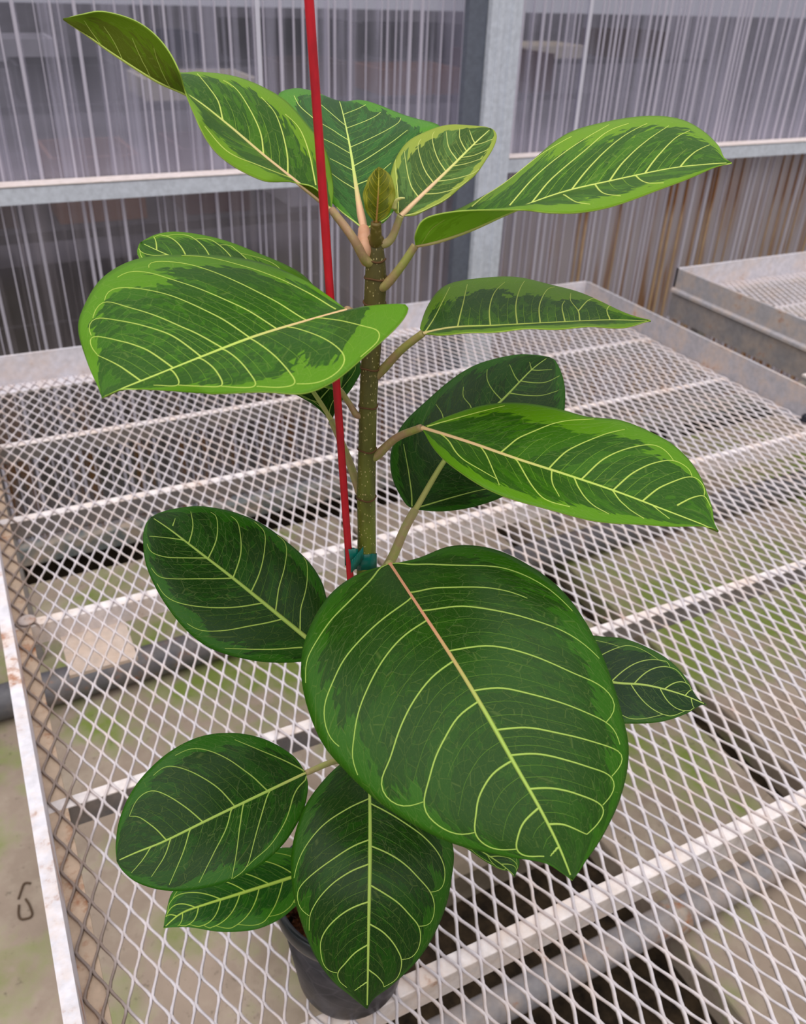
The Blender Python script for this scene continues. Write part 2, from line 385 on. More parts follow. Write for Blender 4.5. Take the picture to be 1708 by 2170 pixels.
# ------------------------------------------------------------------ clutter seen through the wall, dimness put partly into dark colours
def crate(name, x, y, w, d, h, z, col, label):
    e = empty(name, (x, y, z)); tag(e, label, 'crate' if 'crate' in name else 'table')
    mt = plain(name+label[:12], col, .8, .1, .3, 8)
    if 'table' in name:
        box('top', -w/2, w/2, -d/2, d/2, h-.05, h, mt, e)
        for sx in (-1, 1):
            for sy in (-1, 1): box('leg', sx*(w/2-.05)-.03, sx*(w/2-.05)+.03, sy*(d/2-.05)-.03, sy*(d/2-.05)+.03, 0, h-.05, mt, e)
    else:
        box('side', -w/2, w/2, -d/2, -d/2+.02, 0, h, mt, e); box('side', -w/2, w/2, d/2-.02, d/2, 0, h, mt, e)
        box('side', -w/2, -w/2+.02, -d/2+.02, d/2-.02, 0, h, mt, e); box('side', w/2-.02, w/2, -d/2+.02, d/2-.02, 0, h, mt, e)
        box('base', -w/2+.02, w/2-.02, -d/2+.02, d/2-.02, 0, .02, mt, e)
    return e
GZ = FZ-.05
TABLES = ((.4, 5.2, 5.5, .8, 'nearest'), (1.4, 7.4, 8.0, .9, 'middle'), (3.0, 10.4, 13.0, 1.0, 'farthest'))
for tx, ty, tw, td, which in TABLES:
    crate('potting_table', tx, ty, tw, td, .75 if ty > 6 else .45, GZ, srgb(44,42,48), 'long dark table outside the wall, %s of three behind the panels' % which)
crate('potting_table', 6.6, 5.4, 3.6, .8, .5, GZ, srgb(52,50,56), 'short dark table outside the wall beyond the post')
tones = (('black', (30,28,32)), ('dark brown', (66,48,42)), ('pale grey', (170,166,172)), ('charcoal', (46,44,50)), ('rust brown', (118,80,62)), ('slate blue', (62,64,80)), ('cream', (196,186,172)), ('dull maroon', (74,44,46)))
for n_, (tx, ty, tw, td, which) in enumerate(TABLES):
    x = tx-tw/2+.25; step = (tw-.5)/8
    for k in range(8):
        nm, cc = tones[(k*3+n_*2) % 8]; w_ = step*random.uniform(.55, .92); h_ = random.uniform(.12, .36)
        crate('crate', x+step/2, ty, w_, td*.7, h_, GZ+(.75 if ty > 6 else .45), srgb(*cc), '%s crate on the %s of three long tables outside the wall' % (nm, which))
        x += step
crate('crate', -.1, 3.3, 1.5, .7, .62, GZ, srgb(34,30,32), 'big black crate close behind the lower wall panels')
crate('crate', 1.05, 3.25, .75, .6, .50, GZ, srgb(46,40,42), 'dark grey crate close behind the lower wall panels')

# ------------------------------------------------------------------ pot
PX, PY = .195, .445
def potmat():
    t = NT('black_nursery_pot_plastic'); p = t.obj(); n = t.noise(p, 24, 5, .6); v = t.n('TexVoronoi', {'Vector': p, 'Scale': 38.0}, feature='DISTANCE_TO_EDGE').outputs[0]
    c = t.mix(t.ramp(n, .4, .7), srgb(40,39,42), srgb(74,70,72))
    c = t.mix(t.math('MULTIPLY', t.ramp(v, .0, .06, (1,1,1,1), (0,0,0,1)), .25), c, srgb(96,92,96))
    t.bsdf(c, .42, 0, .45, t.bump(n, .2, .001)); return t.m
M_POT = potmat()
pot = empty('plant_pot', (PX, PY, .0008)); tag(pot, 'black plastic nursery pot on the mesh bench', 'pot')
lathe('body', [(0,.003),(.030,.003),(.044,0),(.049,0),(.051,.006),(.0655,.125),(.0630,.125),(.0488,.008),(0,.008)], M_POT, pot, n=56)
lathe('rim', [(.0652,.122),(.0690,.122),(.0698,.126),(.0694,.138),(.0680,.140),(.0640,.140),(.0632,.137),(.0632,.122)], plain('black_pot_rim', srgb(26,30,32), .3, .5), pot, n=56)
soil_v = [(0,0,.006)]; soil_f = []
rings = 9; seg = 40
for i in range(1, rings+1):
    for k in range(seg):
        a = 2*math.pi*k/seg; rr = .0622*i/rings
        soil_v.append((rr*math.cos(a), rr*math.sin(a), RNG.uniform(-.002, .003) if i < rings else -.003))
for k in range(seg): soil_f.append((0, 1+k, 1+(k+1) % seg))
for i in range(rings-1):
    for k in range(seg):
        a, b = 1+i*seg+k, 1+i*seg+(k+1) % seg; soil_f.append((a, a+seg, b+seg, b))
sb = len(soil_v)
for _ in range(260):                                   # bark chips and fibres
    rr, a = .058*math.sqrt(random.random()), random.uniform(0, 2*math.pi); c = Vector((rr*math.cos(a), rr*math.sin(a), .004))
    R = Matrix.Rotation(random.uniform(0, 6.3), 3, 'Z') @ Matrix.Rotation(random.uniform(-.6, .6), 3, 'Y'); l, w_ = random.uniform(.002, .007), random.uniform(.0006, .0016)
    b0 = len(soil_v)
    for q in ((-l,-w_,-w_),(l,-w_,-w_),(l,w_,-w_),(-l,w_,-w_),(-l,-w_,w_),(l,-w_,w_),(l,w_,w_),(-l,w_,w_)): soil_v.append(tuple(c + R @ Vector(q)))
    for q in ((0,3,2,1),(4,5,6,7),(0,1,5,4),(1,2,6,5),(2,3,7,6),(3,0,4,7)): soil_f.append(tuple(b0+j for j in q))
so_ = link('potting_soil', py_mesh('potting_soil', soil_v, soil_f), soilmat('bark_potting_soil', srgb(34,24,18), srgb(122,70,40), 140)); so_.location = (PX, PY, .118)
tag(so_, 'dark bark potting soil filling the black pot', 'soil', kind='stuff')

# ------------------------------------------------------------------ the plant
plant = empty('rubber_plant', (PX, PY, .12)); bpy.context.view_layer.update()
tag(plant, 'upright rubber plant with broad variegated green leaves in a black pot', 'plant')
PINV = plant.matrix_world.inverted()
PO = np.array([PX, PY, .12])

def stemD(y): return float(np.interp(y, [360,510,590,782,865,958,1045,1180,1400,1650,1880], [.462,.480,.491,.520,.533,.549,.564,.592,.645,.712,.795]))
STEM_PX = [(796,512),(796,545),(796,590),(794,640),(789,720),(783,800),(780,865),(778,958),(776,1045),(777,1120),(776,1200),(770,1350),(762,1520),(752,1700),(745,1893)]
sp = np.array([at(x, y, stemD(y)) for x, y in STEM_PX])
sw = np.array([30,40,46,46,41,39,38,38,40,39,40,38,36,34,32])
path = catmull(np.c_[sp, np.array([w*stemD(y)/FPX/2 for w, (x, y) in zip(sw, STEM_PX)])], 120)
def stemmat():
    t = NT('olive_stem_bark'); p = t.world(); sp_ = t.n('SeparateXYZ', {0: p})
    n = t.noise(t.scale(p, (1,1,.25)), 160, 4, .6)
    g = t.ramp(sp_.outputs[2], .50, .66)
    c = t.mix(g, srgb(112,126,40), srgb(94,86,40))
    c = t.mix(t.math('MULTIPLY', t.ramp(n, .42, .68), .55), c, srgb(66,60,26))
    v = t.n('TexVoronoi', {'Vector': t.scale(p, (1,1,.5)), 'Scale': 640.0, 'Randomness': 1.0}, feature='F1').outputs[0]
    c = t.mix(t.math('MULTIPLY', t.ramp(v, .14, .22, (1,1,1,1), (0,0,0,1)), .8), c, srgb(206,190,130))
    t.bsdf(c, .5, 0, .35, t.bump(n, .25, .0008)); return t.m
v, f = tube(path[:, :3]-PO, path[:, 3], 20)
link('stem', py_mesh('stem', v, f, True), stemmat(), plant)
M_RING = plain('brown_leaf_scar', srgb(112,80,50), .7, .2, .5, 400)
for yn in (514, 543, 588, 640, 783, 865, 958, 1046):
    k = int(np.argmin([abs(((q[:3]-CAM)@UP)/((q[:3]-CAM)@FW)*-FPX+1085-yn) for q in path])); c, rr = path[k, :3]-PO, path[k, 3]
    ax = path[min(k+1, 119), :3]-path[k-1 if k else 0, :3]; ax /= np.linalg.norm(ax)
    e1 = np.cross(ax, (0, 1, 0)); e1 /= np.linalg.norm(e1); e2 = np.cross(ax, e1)
    ring = [c+(rr+.0001)*(math.cos(a)*e1+math.sin(a)*e2)+ax*.0004*math.sin(3*a+yn) for a in np.linspace(0, 2*math.pi, 33)]
    tube_obj('leaf_scar', ring, .0006, M_RING, plant, 6)

# --- leaves -----------------------------------------------------------------
def leaf_mat(name, dark, mid, light, margin, seed, under=False, gloss=.33):
    t = NT(name); uv = t.n('UVMap', uv_map='blade').outputs[0]; vv = t.n('UVMap', uv_map='vein').outputs[0]
    s = t.n('SeparateXYZ', {0: uv}); edge = t.math('ABSOLUTE', s.outputs[1])
    vs_ = t.scale(vv, (1.0, .62, 1), (seed*3.1, seed*1.7, 0))
    # ragged blocks bounded by the fine veins
    cell = t.n('TexVoronoi', {'Vector': vs_, 'Scale': 3.4, 'Randomness': .95}, feature='F1')
    cp = cell.outputs['Position']
    big = t.noise(t.scale(cp, (.30, .16, 1), (seed, 2*seed, 0)), 1.6, 3, .55)
    big2 = t.noise(t.scale(cp, (.34, .15, 1), (seed+7, seed, 0)), 1.8, 3, .55)
    jit = t.n('TexWhiteNoise', {0: cp}, noise_dimensions='2D').outputs[0]
    e = t.math('ADD', t.math('MULTIPLY', t.math('POWER', edge, 2.2), .62), t.math('MULTIPLY', big, .75))
    e = t.math('ADD', e, t.math('MULTIPLY', jit, .05))
    fl_ = t.ramp(e, margin-.006, margin+.006)
    fm_ = t.ramp(t.math('ADD', big2, t.math('MULTIPLY', jit, .06)), .565, .580)
    # thin pale margin that all leaves carry
    rim = t.ramp(edge, .93, .95)
    fine = t.noise(vv, 9, 4, .6)
    c = t.mix(fm_, dark, mid); c = t.mix(fl_, c, light)
    c = t.mix(t.math('MULTIPLY', rim, .75), c, light)
    c = t.mix(t.math('MULTIPLY', t.ramp(fine, .4, .75), .10), c, tuple(min(1, q*1.5) for q in light[:3])+(1,))
    # tertiary vein net
    net = t.n('TexVoronoi', {'Vector': t.scale(vv, (1.0, .62, 1)), 'Scale': 1.9, 'Randomness': .9}, feature='DISTANCE_TO_EDGE').outputs[0]
    net2 = t.n('TexVoronoi', {'Vector': t.scale(vv, (1.0, .8, 1)), 'Scale': 6.5, 'Randomness': 1.0}, feature='DISTANCE_TO_EDGE').outputs[0]
    l1 = t.ramp(net, .004, .026, (1,1,1,1), (0,0,0,1)); l2 = t.ramp(net2, .01, .06, (1,1,1,1), (0,0,0,1))
    vein = tuple(min(1, .55*q+.45*w) for q, w in zip(light[:3], srgb(206,220,120)[:3]))+(1,)
    c = t.mix(t.math('MULTIPLY', l1, .17), c, vein); c = t.mix(t.math('MULTIPLY', l2, .07), c, vein)
    bmp = t.bump(t.math('ADD', t.math('MULTIPLY', l1, -.6), t.math('MULTIPLY', l2, -.15)), .25, .0006)
    pb = t.n('BsdfPrincipled', {'Base Color': c, 'Roughness': gloss if not under else .6, 'Specular IOR Level': .20 if not under else .12, 'Normal': bmp})
    tl = t.n('BsdfTranslucent', {'Color': t.mix(.5, c, light)})
    mx = t.n('MixShader', {0: .22, 1: pb.outputs[0], 2: tl.outputs[0]}); t.surf(mx.outputs[0]); return t.m
def vein_mat(name, tip, base, u1):
    t = NT(name); uv = t.n('UVMap', uv_map='blade').outputs[0]; s = t.n('SeparateXYZ', {0: uv})
    n = t.noise(t.obj(), 300, 3, .6)
    f_ = t.ramp(t.math('ADD', s.outputs[0], t.math('MULTIPLY', n, .12)), u1-.1, u1+.2)
    t.bsdf(t.mix(f_, base, tip), .5, 0, .3); return t.m

NU, NV = 84, 19                                          # stations along, samples per half
def ev(A, u):
    u = np.clip(np.asarray(u, float), 0, 1)*(NU-1); i = np.minimum(u.astype(int), NU-2); q = (u-i)[..., None]
    return A[i]*(1-q)+A[i+1]*q

class Leaf: pass
def prof(x, n):
    if np.isscalar(x): return None
    return np.interp(np.linspace(0, 1, n), np.linspace(0, 1, len(x)), x)
def smooth1(a, k=5):
    a = np.asarray(a, float)
    for _ in range(k): a = np.r_[a[0], (a[:-2]+2*a[1:-1]+a[2:])/4, a[-1]]
    return a

LEAF_N = [0]
def leaf(mid, left, right, D, dl, dr, pal, petiole=None, margin=.62, nv=8, bulge=.10, rib=.0034, pet_r=.0026, seed=1.0, veins=True, u1=.22, vk=(.20, .10), name='leaf', vt=None):
    """mid/left/right: midrib and margins (base to tip, left and right as seen from above looking along the leaf), D: depths of the midrib,
    dl/dr: how far the margins lie behind (+) or before (-) the midrib"""
    m2, l2, r2 = catmull(mid, NU), catmull(left, NU), catmull(right, NU)
    Dm = smooth1(np.interp(np.linspace(0, 1, NU), np.linspace(0, 1, len(D)), D), 40)
    def edge_depth(e2, d):
        w = np.linalg.norm(e2-m2, axis=1); w = w/max(w.max(), 1e-6)
        if np.isscalar(d): off = d*w
        else: off = smooth1(prof(d, NU), 12)*np.clip(w*2.2, 0, 1)
        return Dm+off
    Dl, Dr = edge_depth(l2, dl), edge_depth(r2, dr)
    Mi = np.array([at(x, y, d) for (x, y), d in zip(m2, Dm)]); Le = np.array([at(x, y, d) for (x, y), d in zip(l2, Dl)]); Ri = np.array([at(x, y, d) for (x, y), d in zip(r2, Dr)])
    Tn = np.gradient(Mi, axis=0); Tn /= np.linalg.norm(Tn, axis=1)[:, None]
    def half_n(E, sgn):
        a = E-Mi; n = np.cross(Tn, a)*sgn; q = np.linalg.norm(n, axis=1); n = n/np.maximum(q, 1e-9)[:, None]
        return n
    nl, nr = half_n(Le, 1), half_n(Ri, -1)
    for n in (nl, nr): n[0], n[-1] = n[1], n[-2]
    def surf(u, v):
        u, v = np.asarray(u, float), np.asarray(v, float); a = np.abs(v)[..., None]
        E = np.where(v[..., None] < 0, ev(Ri, u), ev(Le, u)); n = np.where(v[..., None] < 0, ev(nr, u), ev(nl, u)); M0 = ev(Mi, u)
        w = np.linalg.norm(E-M0, axis=-1)[..., None]
        return M0+a*(E-M0)+n*(bulge*w*4*a*(1-a)*(.35+.65*a)+.0005*np.sin(u*23+seed*3)[..., None]*a**2)
    L = float(np.linalg.norm(np.diff(Mi, axis=0), axis=1).sum()); Wd = float(np.linalg.norm(Le-Mi, axis=1).max()+np.linalg.norm(Ri-Mi, axis=1).max())
    Wh = Wd/2
    # blade
    us = np.linspace(0, 1, NU); vsn = np.r_[-np.linspace(1, 0, NV)[:-1], np.linspace(0, 1, NV)]; nvv = len(vsn)
    U, Vv = np.meshgrid(us, vsn, indexing='ij'); Pn = surf(U.ravel(), Vv.ravel())
    def vein_u0(u, v): return u-(vk[0]*np.abs(v)+vk[1]*np.abs(v)**3)
    F = [(i*nvv+j, (i+1)*nvv+j, (i+1)*nvv+j+1, i*nvv+j+1) for i in range(NU-1) for j in range(nvv-1)]
    me = py_mesh(name, Pn-PO, F, True)
    ub = me.uv_layers.new(name='blade'); uw = me.uv_layers.new(name='vein')
    idx = np.empty(len(me.loops), np.int32); me.loops.foreach_get('vertex_index', idx)
    bl = np.stack([U.ravel(), Vv.ravel()], 1); ve = np.stack([vein_u0(U.ravel(), Vv.ravel())*L*100, Vv.ravel()*Wh*100], 1)
    ub.data.foreach_set('uv', bl[idx].astype(np.float32).ravel()); uw.data.foreach_set('uv', ve[idx].astype(np.float32).ravel())
    o = link(name, me, None, plant)
    LEAF_N[0] += 1; k = LEAF_N[0]
    dark, mdc, light, vcol, bcol, und = pal[:6]
    me.materials.append(leaf_mat('leaf_blade_%d' % k, dark, mdc, light, margin, seed))
    me.materials.append(leaf_mat('leaf_under_%d' % k, und, tuple(.6*a+.4*b for a, b in zip(und, light)), tuple(.55*a+.45*b for a, b in zip(und, light)), margin, seed, True))
    me.materials.append(plain('leaf_margin_%d' % k, tuple(.5*a+.5*b for a, b in zip(light, vcol)), .5))
    so2 = o.modifiers.new('thickness', 'SOLIDIFY'); so2.thickness = .0007; so2.offset = -1; so2.material_offset = 1; so2.material_offset_rim = 2
    so2.use_quality_normals = False
    # veins
    def ribbon(u, v, hw, hh, V, F, UV):
        u = np.clip(u, 0, .9995); P0 = surf(u, v); n = np.where(np.asarray(v)[:, None] < 0, ev(nr, u), ev(nl, u))
        if abs(v[-1]) < 1e-6: n = ev(nl, u)+ev(nr, u); n /= np.maximum(np.linalg.norm(n, axis=1), 1e-6)[:, None]
        T = np.gradient(P0, axis=0); T /= np.maximum(np.linalg.norm(T, axis=1), 1e-9)[:, None]
        sd_ = np.cross(T, n); sd_ /= np.maximum(np.linalg.norm(sd_, axis=1), 1e-9)[:, None]
        b0 = len(V); hw = np.broadcast_to(hw, u.shape); hh = np.broadcast_to(hh, u.shape)
        for i in range(len(u)):
            V += [P0[i]-sd_[i]*hw[i], P0[i]+n[i]*hh[i], P0[i]+sd_[i]*hw[i], P0[i]-n[i]*(hh[i]*.9+.0007)]; UV += [(u[i], v[i])]*4
        for i in range(len(u)-1):
            for q in range(4):
                F.append((b0+i*4+q, b0+i*4+(q+1) % 4, b0+i*4+4+(q+1) % 4, b0+i*4+4+q))
    V2, F2, UV2 = [], [], []
    def vein_obj(nm, V, F, UV, mat, extra=None):
        nf = len(F)
        if extra: F = F+[tuple(j+len(V) for j in q) for q in F2]; V = V+V2; UV = UV+UV2
        mv = py_mesh(nm, np.array(V)-PO, F, True); lay = mv.uv_layers.new(name='blade'); ii = np.empty(len(mv.loops), np.int32); mv.loops.foreach_get('vertex_index', ii)
        lay.data.foreach_set('uv', np.array(UV, np.float32)[ii].ravel()); ov = link(nm, mv, mat, o)
        if extra:
            mv.materials.append(extra)
            for pp_ in mv.polygons[nf:]: pp_.material_index = 1
        if nm == 'side_veins': ov['kind'] = 'stuff'
        return ov
    V, F, UV = [], [], []; um = np.linspace(0, .985, 60)
    ribbon(um, np.zeros(60), rib/2*(1-um)**.75+.00035, .0007*(1-um)+.00015, V, F, UV)
    vein_obj('midrib', V, F, UV, vein_mat('midrib_%d' % k, vcol, bcol, u1))
    if vt:
        V, F, UV = [], [], []; ox, oy, osc = vt['o']; sc = (L/.17)**.5
        for side, key in ((1, 'L'), (-1, 'R')):
            gu, gv = np.meshgrid(np.linspace(0, .99, 220), np.linspace(0, .985, 70), indexing='ij'); gu, gv = gu.ravel(), gv.ravel()
            gp = pix(surf(gu, side*gv)); curves = []
            for pl in vt[key]:
                q = catmull([(ox+a/osc, oy+b/osc) for a, b in pl], 30); uvq = []
                for a in q:
                    d = ((gp-a)**2).sum(1); ii_ = np.argpartition(d, 4)[:4]; w_ = 1/(d[ii_]+.5); uvq.append(((gu[ii_]*w_).sum()/w_.sum(), (gv[ii_]*w_).sum()/w_.sum()))
                uvq = np.array(uvq)
                if uvq[0, 1] < .16: uvq[:6, 1] -= uvq[0, 1]*np.linspace(1, 0, 6); uvq[:, 1] = np.maximum(uvq[:, 1], 0)
                uvq = np.stack([smooth1(uvq[:, 0], 3), smooth1(uvq[:, 1], 3)], 1); curves.append(uvq); tt = np.linspace(0, 1, 30)
                ribbon(uvq[:, 0], side*np.maximum(uvq[:, 1], 1e-4), (.00048*(1-.70*tt)+.00009)*sc, .00026, V, F, UV)
            st_ = sorted([c for c in curves if c[0, 1] < .08], key=lambda c: c[0, 0])
            for c0_, c1_ in zip(st_[:-1], st_[1:]):            # finer veins between two traced ones
                if c1_[0, 0]-c0_[0, 0] < .03: continue
                for fr in (.33, .67):
                    n_ = 13 if fr < .5 else 18; cm = c0_[:n_]*(1-fr)+c1_[:n_]*fr; t2 = np.linspace(0, 1, n_)
                    ribbon(cm[:, 0], side*np.maximum(cm[:, 1], 1e-4), (.00011*(1-.6*t2)+.00003)*sc, .00005, V2, F2, UV2)
        vein_obj('side_veins', V, F, UV, plain('side_vein_%d' % k, vcol, .5, .3), plain('fine_vein_%d' % k, tuple(.22*a+.78*b for a, b in zip(vcol, light)), .5, .2))
    elif veins:
        V, F, UV = [], [], []; rg = np.random.default_rng(int(seed*100)+k)
        wl = np.linalg.norm(Le-Mi, axis=1); wr = np.linalg.norm(Ri-Mi, axis=1)
        for side in (1, -1):
            wid = (wl if side > 0 else wr); wid = wid/max(wid.max(), 1e-6)
            n0 = nv+(0 if side > 0 else -1)
            g = np.linspace(0, 1, n0)**.92; st = [.006]+list(.12+.76*g+(.0 if side > 0 else .035)+rg.normal(0, .013, n0)); st = sorted(st)
            par = []
            for i, u0 in enumerate(st):
                wu = float(np.interp(min(u0+.05, 1), us, wid)); q = wu*(1-u0*.25)
                par.append((.22, .12, .86) if i == 0 else (vk[0]*q*(1+rg.normal(0, .08)), vk[1]*1.5*q, .84+.03*rg.random()))
            fu = lambda i, v: st[i]+par[i][0]*v+par[i][1]*v**3
            sc = (L/.17)**.6
            for i, u0 in enumerate(st):
                vm = par[i][2]; t_ = np.linspace(0, 1, 26); v1 = vm*t_; u1_ = fu(i, v1)
                if i+1 < len(st):                         # loop that joins the next vein
                    ve_, ue_ = par[i+1][2]*.93, fu(i+1, par[i+1][2]*.93)
                    t2 = np.linspace(0, 1, 12)[1:]
                    lu = u1_[-1]+(ue_-u1_[-1])*t2; lv = vm+(ve_-vm)*t2+.055*np.sin(math.pi*t2**.8)
                    v1 = np.r_[v1, lv]; u1_ = np.r_[u1_, lu]
                tt = np.linspace(0, 1, len(v1))
                ribbon(np.minimum(u1_, .985), side*v1, (.00040*(1-.72*tt)+.00008)*sc*(1.2 if i else .9), .00026, V, F, UV)
                if i and i+1 < len(st) and st[i+1]-u0 > .05:      # finer veins between two main ones
                    for fr in ((.5,) if rg.random() < .6 else (.36, .68)):
                        t2 = np.linspace(0, 1, 18); v2 = (.30+.40*rg.random())*t2; um0 = u0+(st[i+1]-u0)*(fr+.08*rg.normal())
                        ribbon(np.minimum(um0+par[i][0]*v2+par[i][1]*v2**3, .985), side*v2, (.00011*(1-.6*t2)+.00003)*sc, .00005, V2, F2, UV2)
        vein_obj('side_veins', V, F, UV, plain('side_vein_%d' % k, vcol, .5, .3), plain('fine_vein_%d' % k, tuple(.22*a+.78*b for a, b in zip(vcol, light)), .5, .2))
    if petiole is not None:
        px_ = [at(*q) for q in petiole]+[Mi[0]]
        if len(px_) == 2: px_ = [px_[0], (px_[0]+px_[1])/2-np.array([0, 0, .004]), px_[1]]
        dq = px_[1]-px_[0]; near = path[int(np.argmin(np.linalg.norm(path[:, :3]-(px_[0]-dq*.15), axis=1))), :3]
        if np.linalg.norm(near-px_[0]) > .002: px_ = [near*.8+px_[0]*.2]+px_
        pp = catmull(px_, 24)-PO; rr = np.interp(np.linspace(0, 1, 24), [0, .12, .5, 1], [1.5, 1.12, .95, .85])*pet_r
        tube_obj('petiole', pp, rr, M_PET[pal[6] if len(pal) > 6 else 0], o, 12)
    zt = Mi[:, 2]
    print('LEAF %2d L %.3f W %.3f z base %.3f tip %.3f minz %.3f' % (k, L, Wd, Mi[0][2], Mi[-1][2], min(Le[:, 2].min(), Ri[:, 2].min())))
    return o

def pet_mat(name, a, b):
    t = NT(name); n = t.noise(t.scale(t.obj(), (1,1,1)), 60, 4, .6); fine = t.noise(t.obj(), 500, 2, .5)
    c = t.mix(t.ramp(n, .38, .62), a, b); c = t.mix(t.math('MULTIPLY', t.ramp(fine, .55, .7), .3), c, srgb(190,170,110)); t.bsdf(c, .45, 0, .35); return t.m
M_PET = [pet_mat('petiole_olive', srgb(146,148,70), srgb(160,128,94)), pet_mat('petiole_pink', srgb(214,150,112), srgb(224,172,136)), pet_mat('petiole_tan', srgb(164,168,92), srgb(172,146,108)), pet_mat('petiole_bud', srgb(120,98,40), srgb(96,84,30))]

# palettes: dark, mid, light, side veins, midrib base, underside, petiole kind
P_TOP = (srgb(44,90,14), srgb(66,116,14), srgb(114,160,14), srgb(196,212,100), srgb(226,190,142), srgb(98,112,26), 0)
P_RT = P_TOP[:5]+(srgb(150,205,50), 0)  # underside colour brightened to carry light glowing through the blade
P_MID = (srgb(42,88,12), srgb(56,108,10), srgb(94,148,14), srgb(186,208,92), srgb(222,186,134), srgb(92,112,36), 0)
P_LOW = (srgb(22,58,4), srgb(28,74,4), srgb(40,96,6), srgb(156,182,80), srgb(190,188,108), srgb(76,100,40), 2)
P_BUD = (srgb(86,96,20), srgb(104,110,18), srgb(128,132,18), srgb(160,152,34), srgb(140,100,38), srgb(104,98,26), 3)
P_YNG = (srgb(48,88,22), srgb(76,118,46), srgb(156,174,64), srgb(208,216,116), srgb(232,194,150), srgb(126,126,36), 2)
P_BACK = (srgb(34,82,18), srgb(44,104,30), srgb(82,148,30), srgb(196,214,110), srgb(232,182,144), srgb(92,112,36), 1)

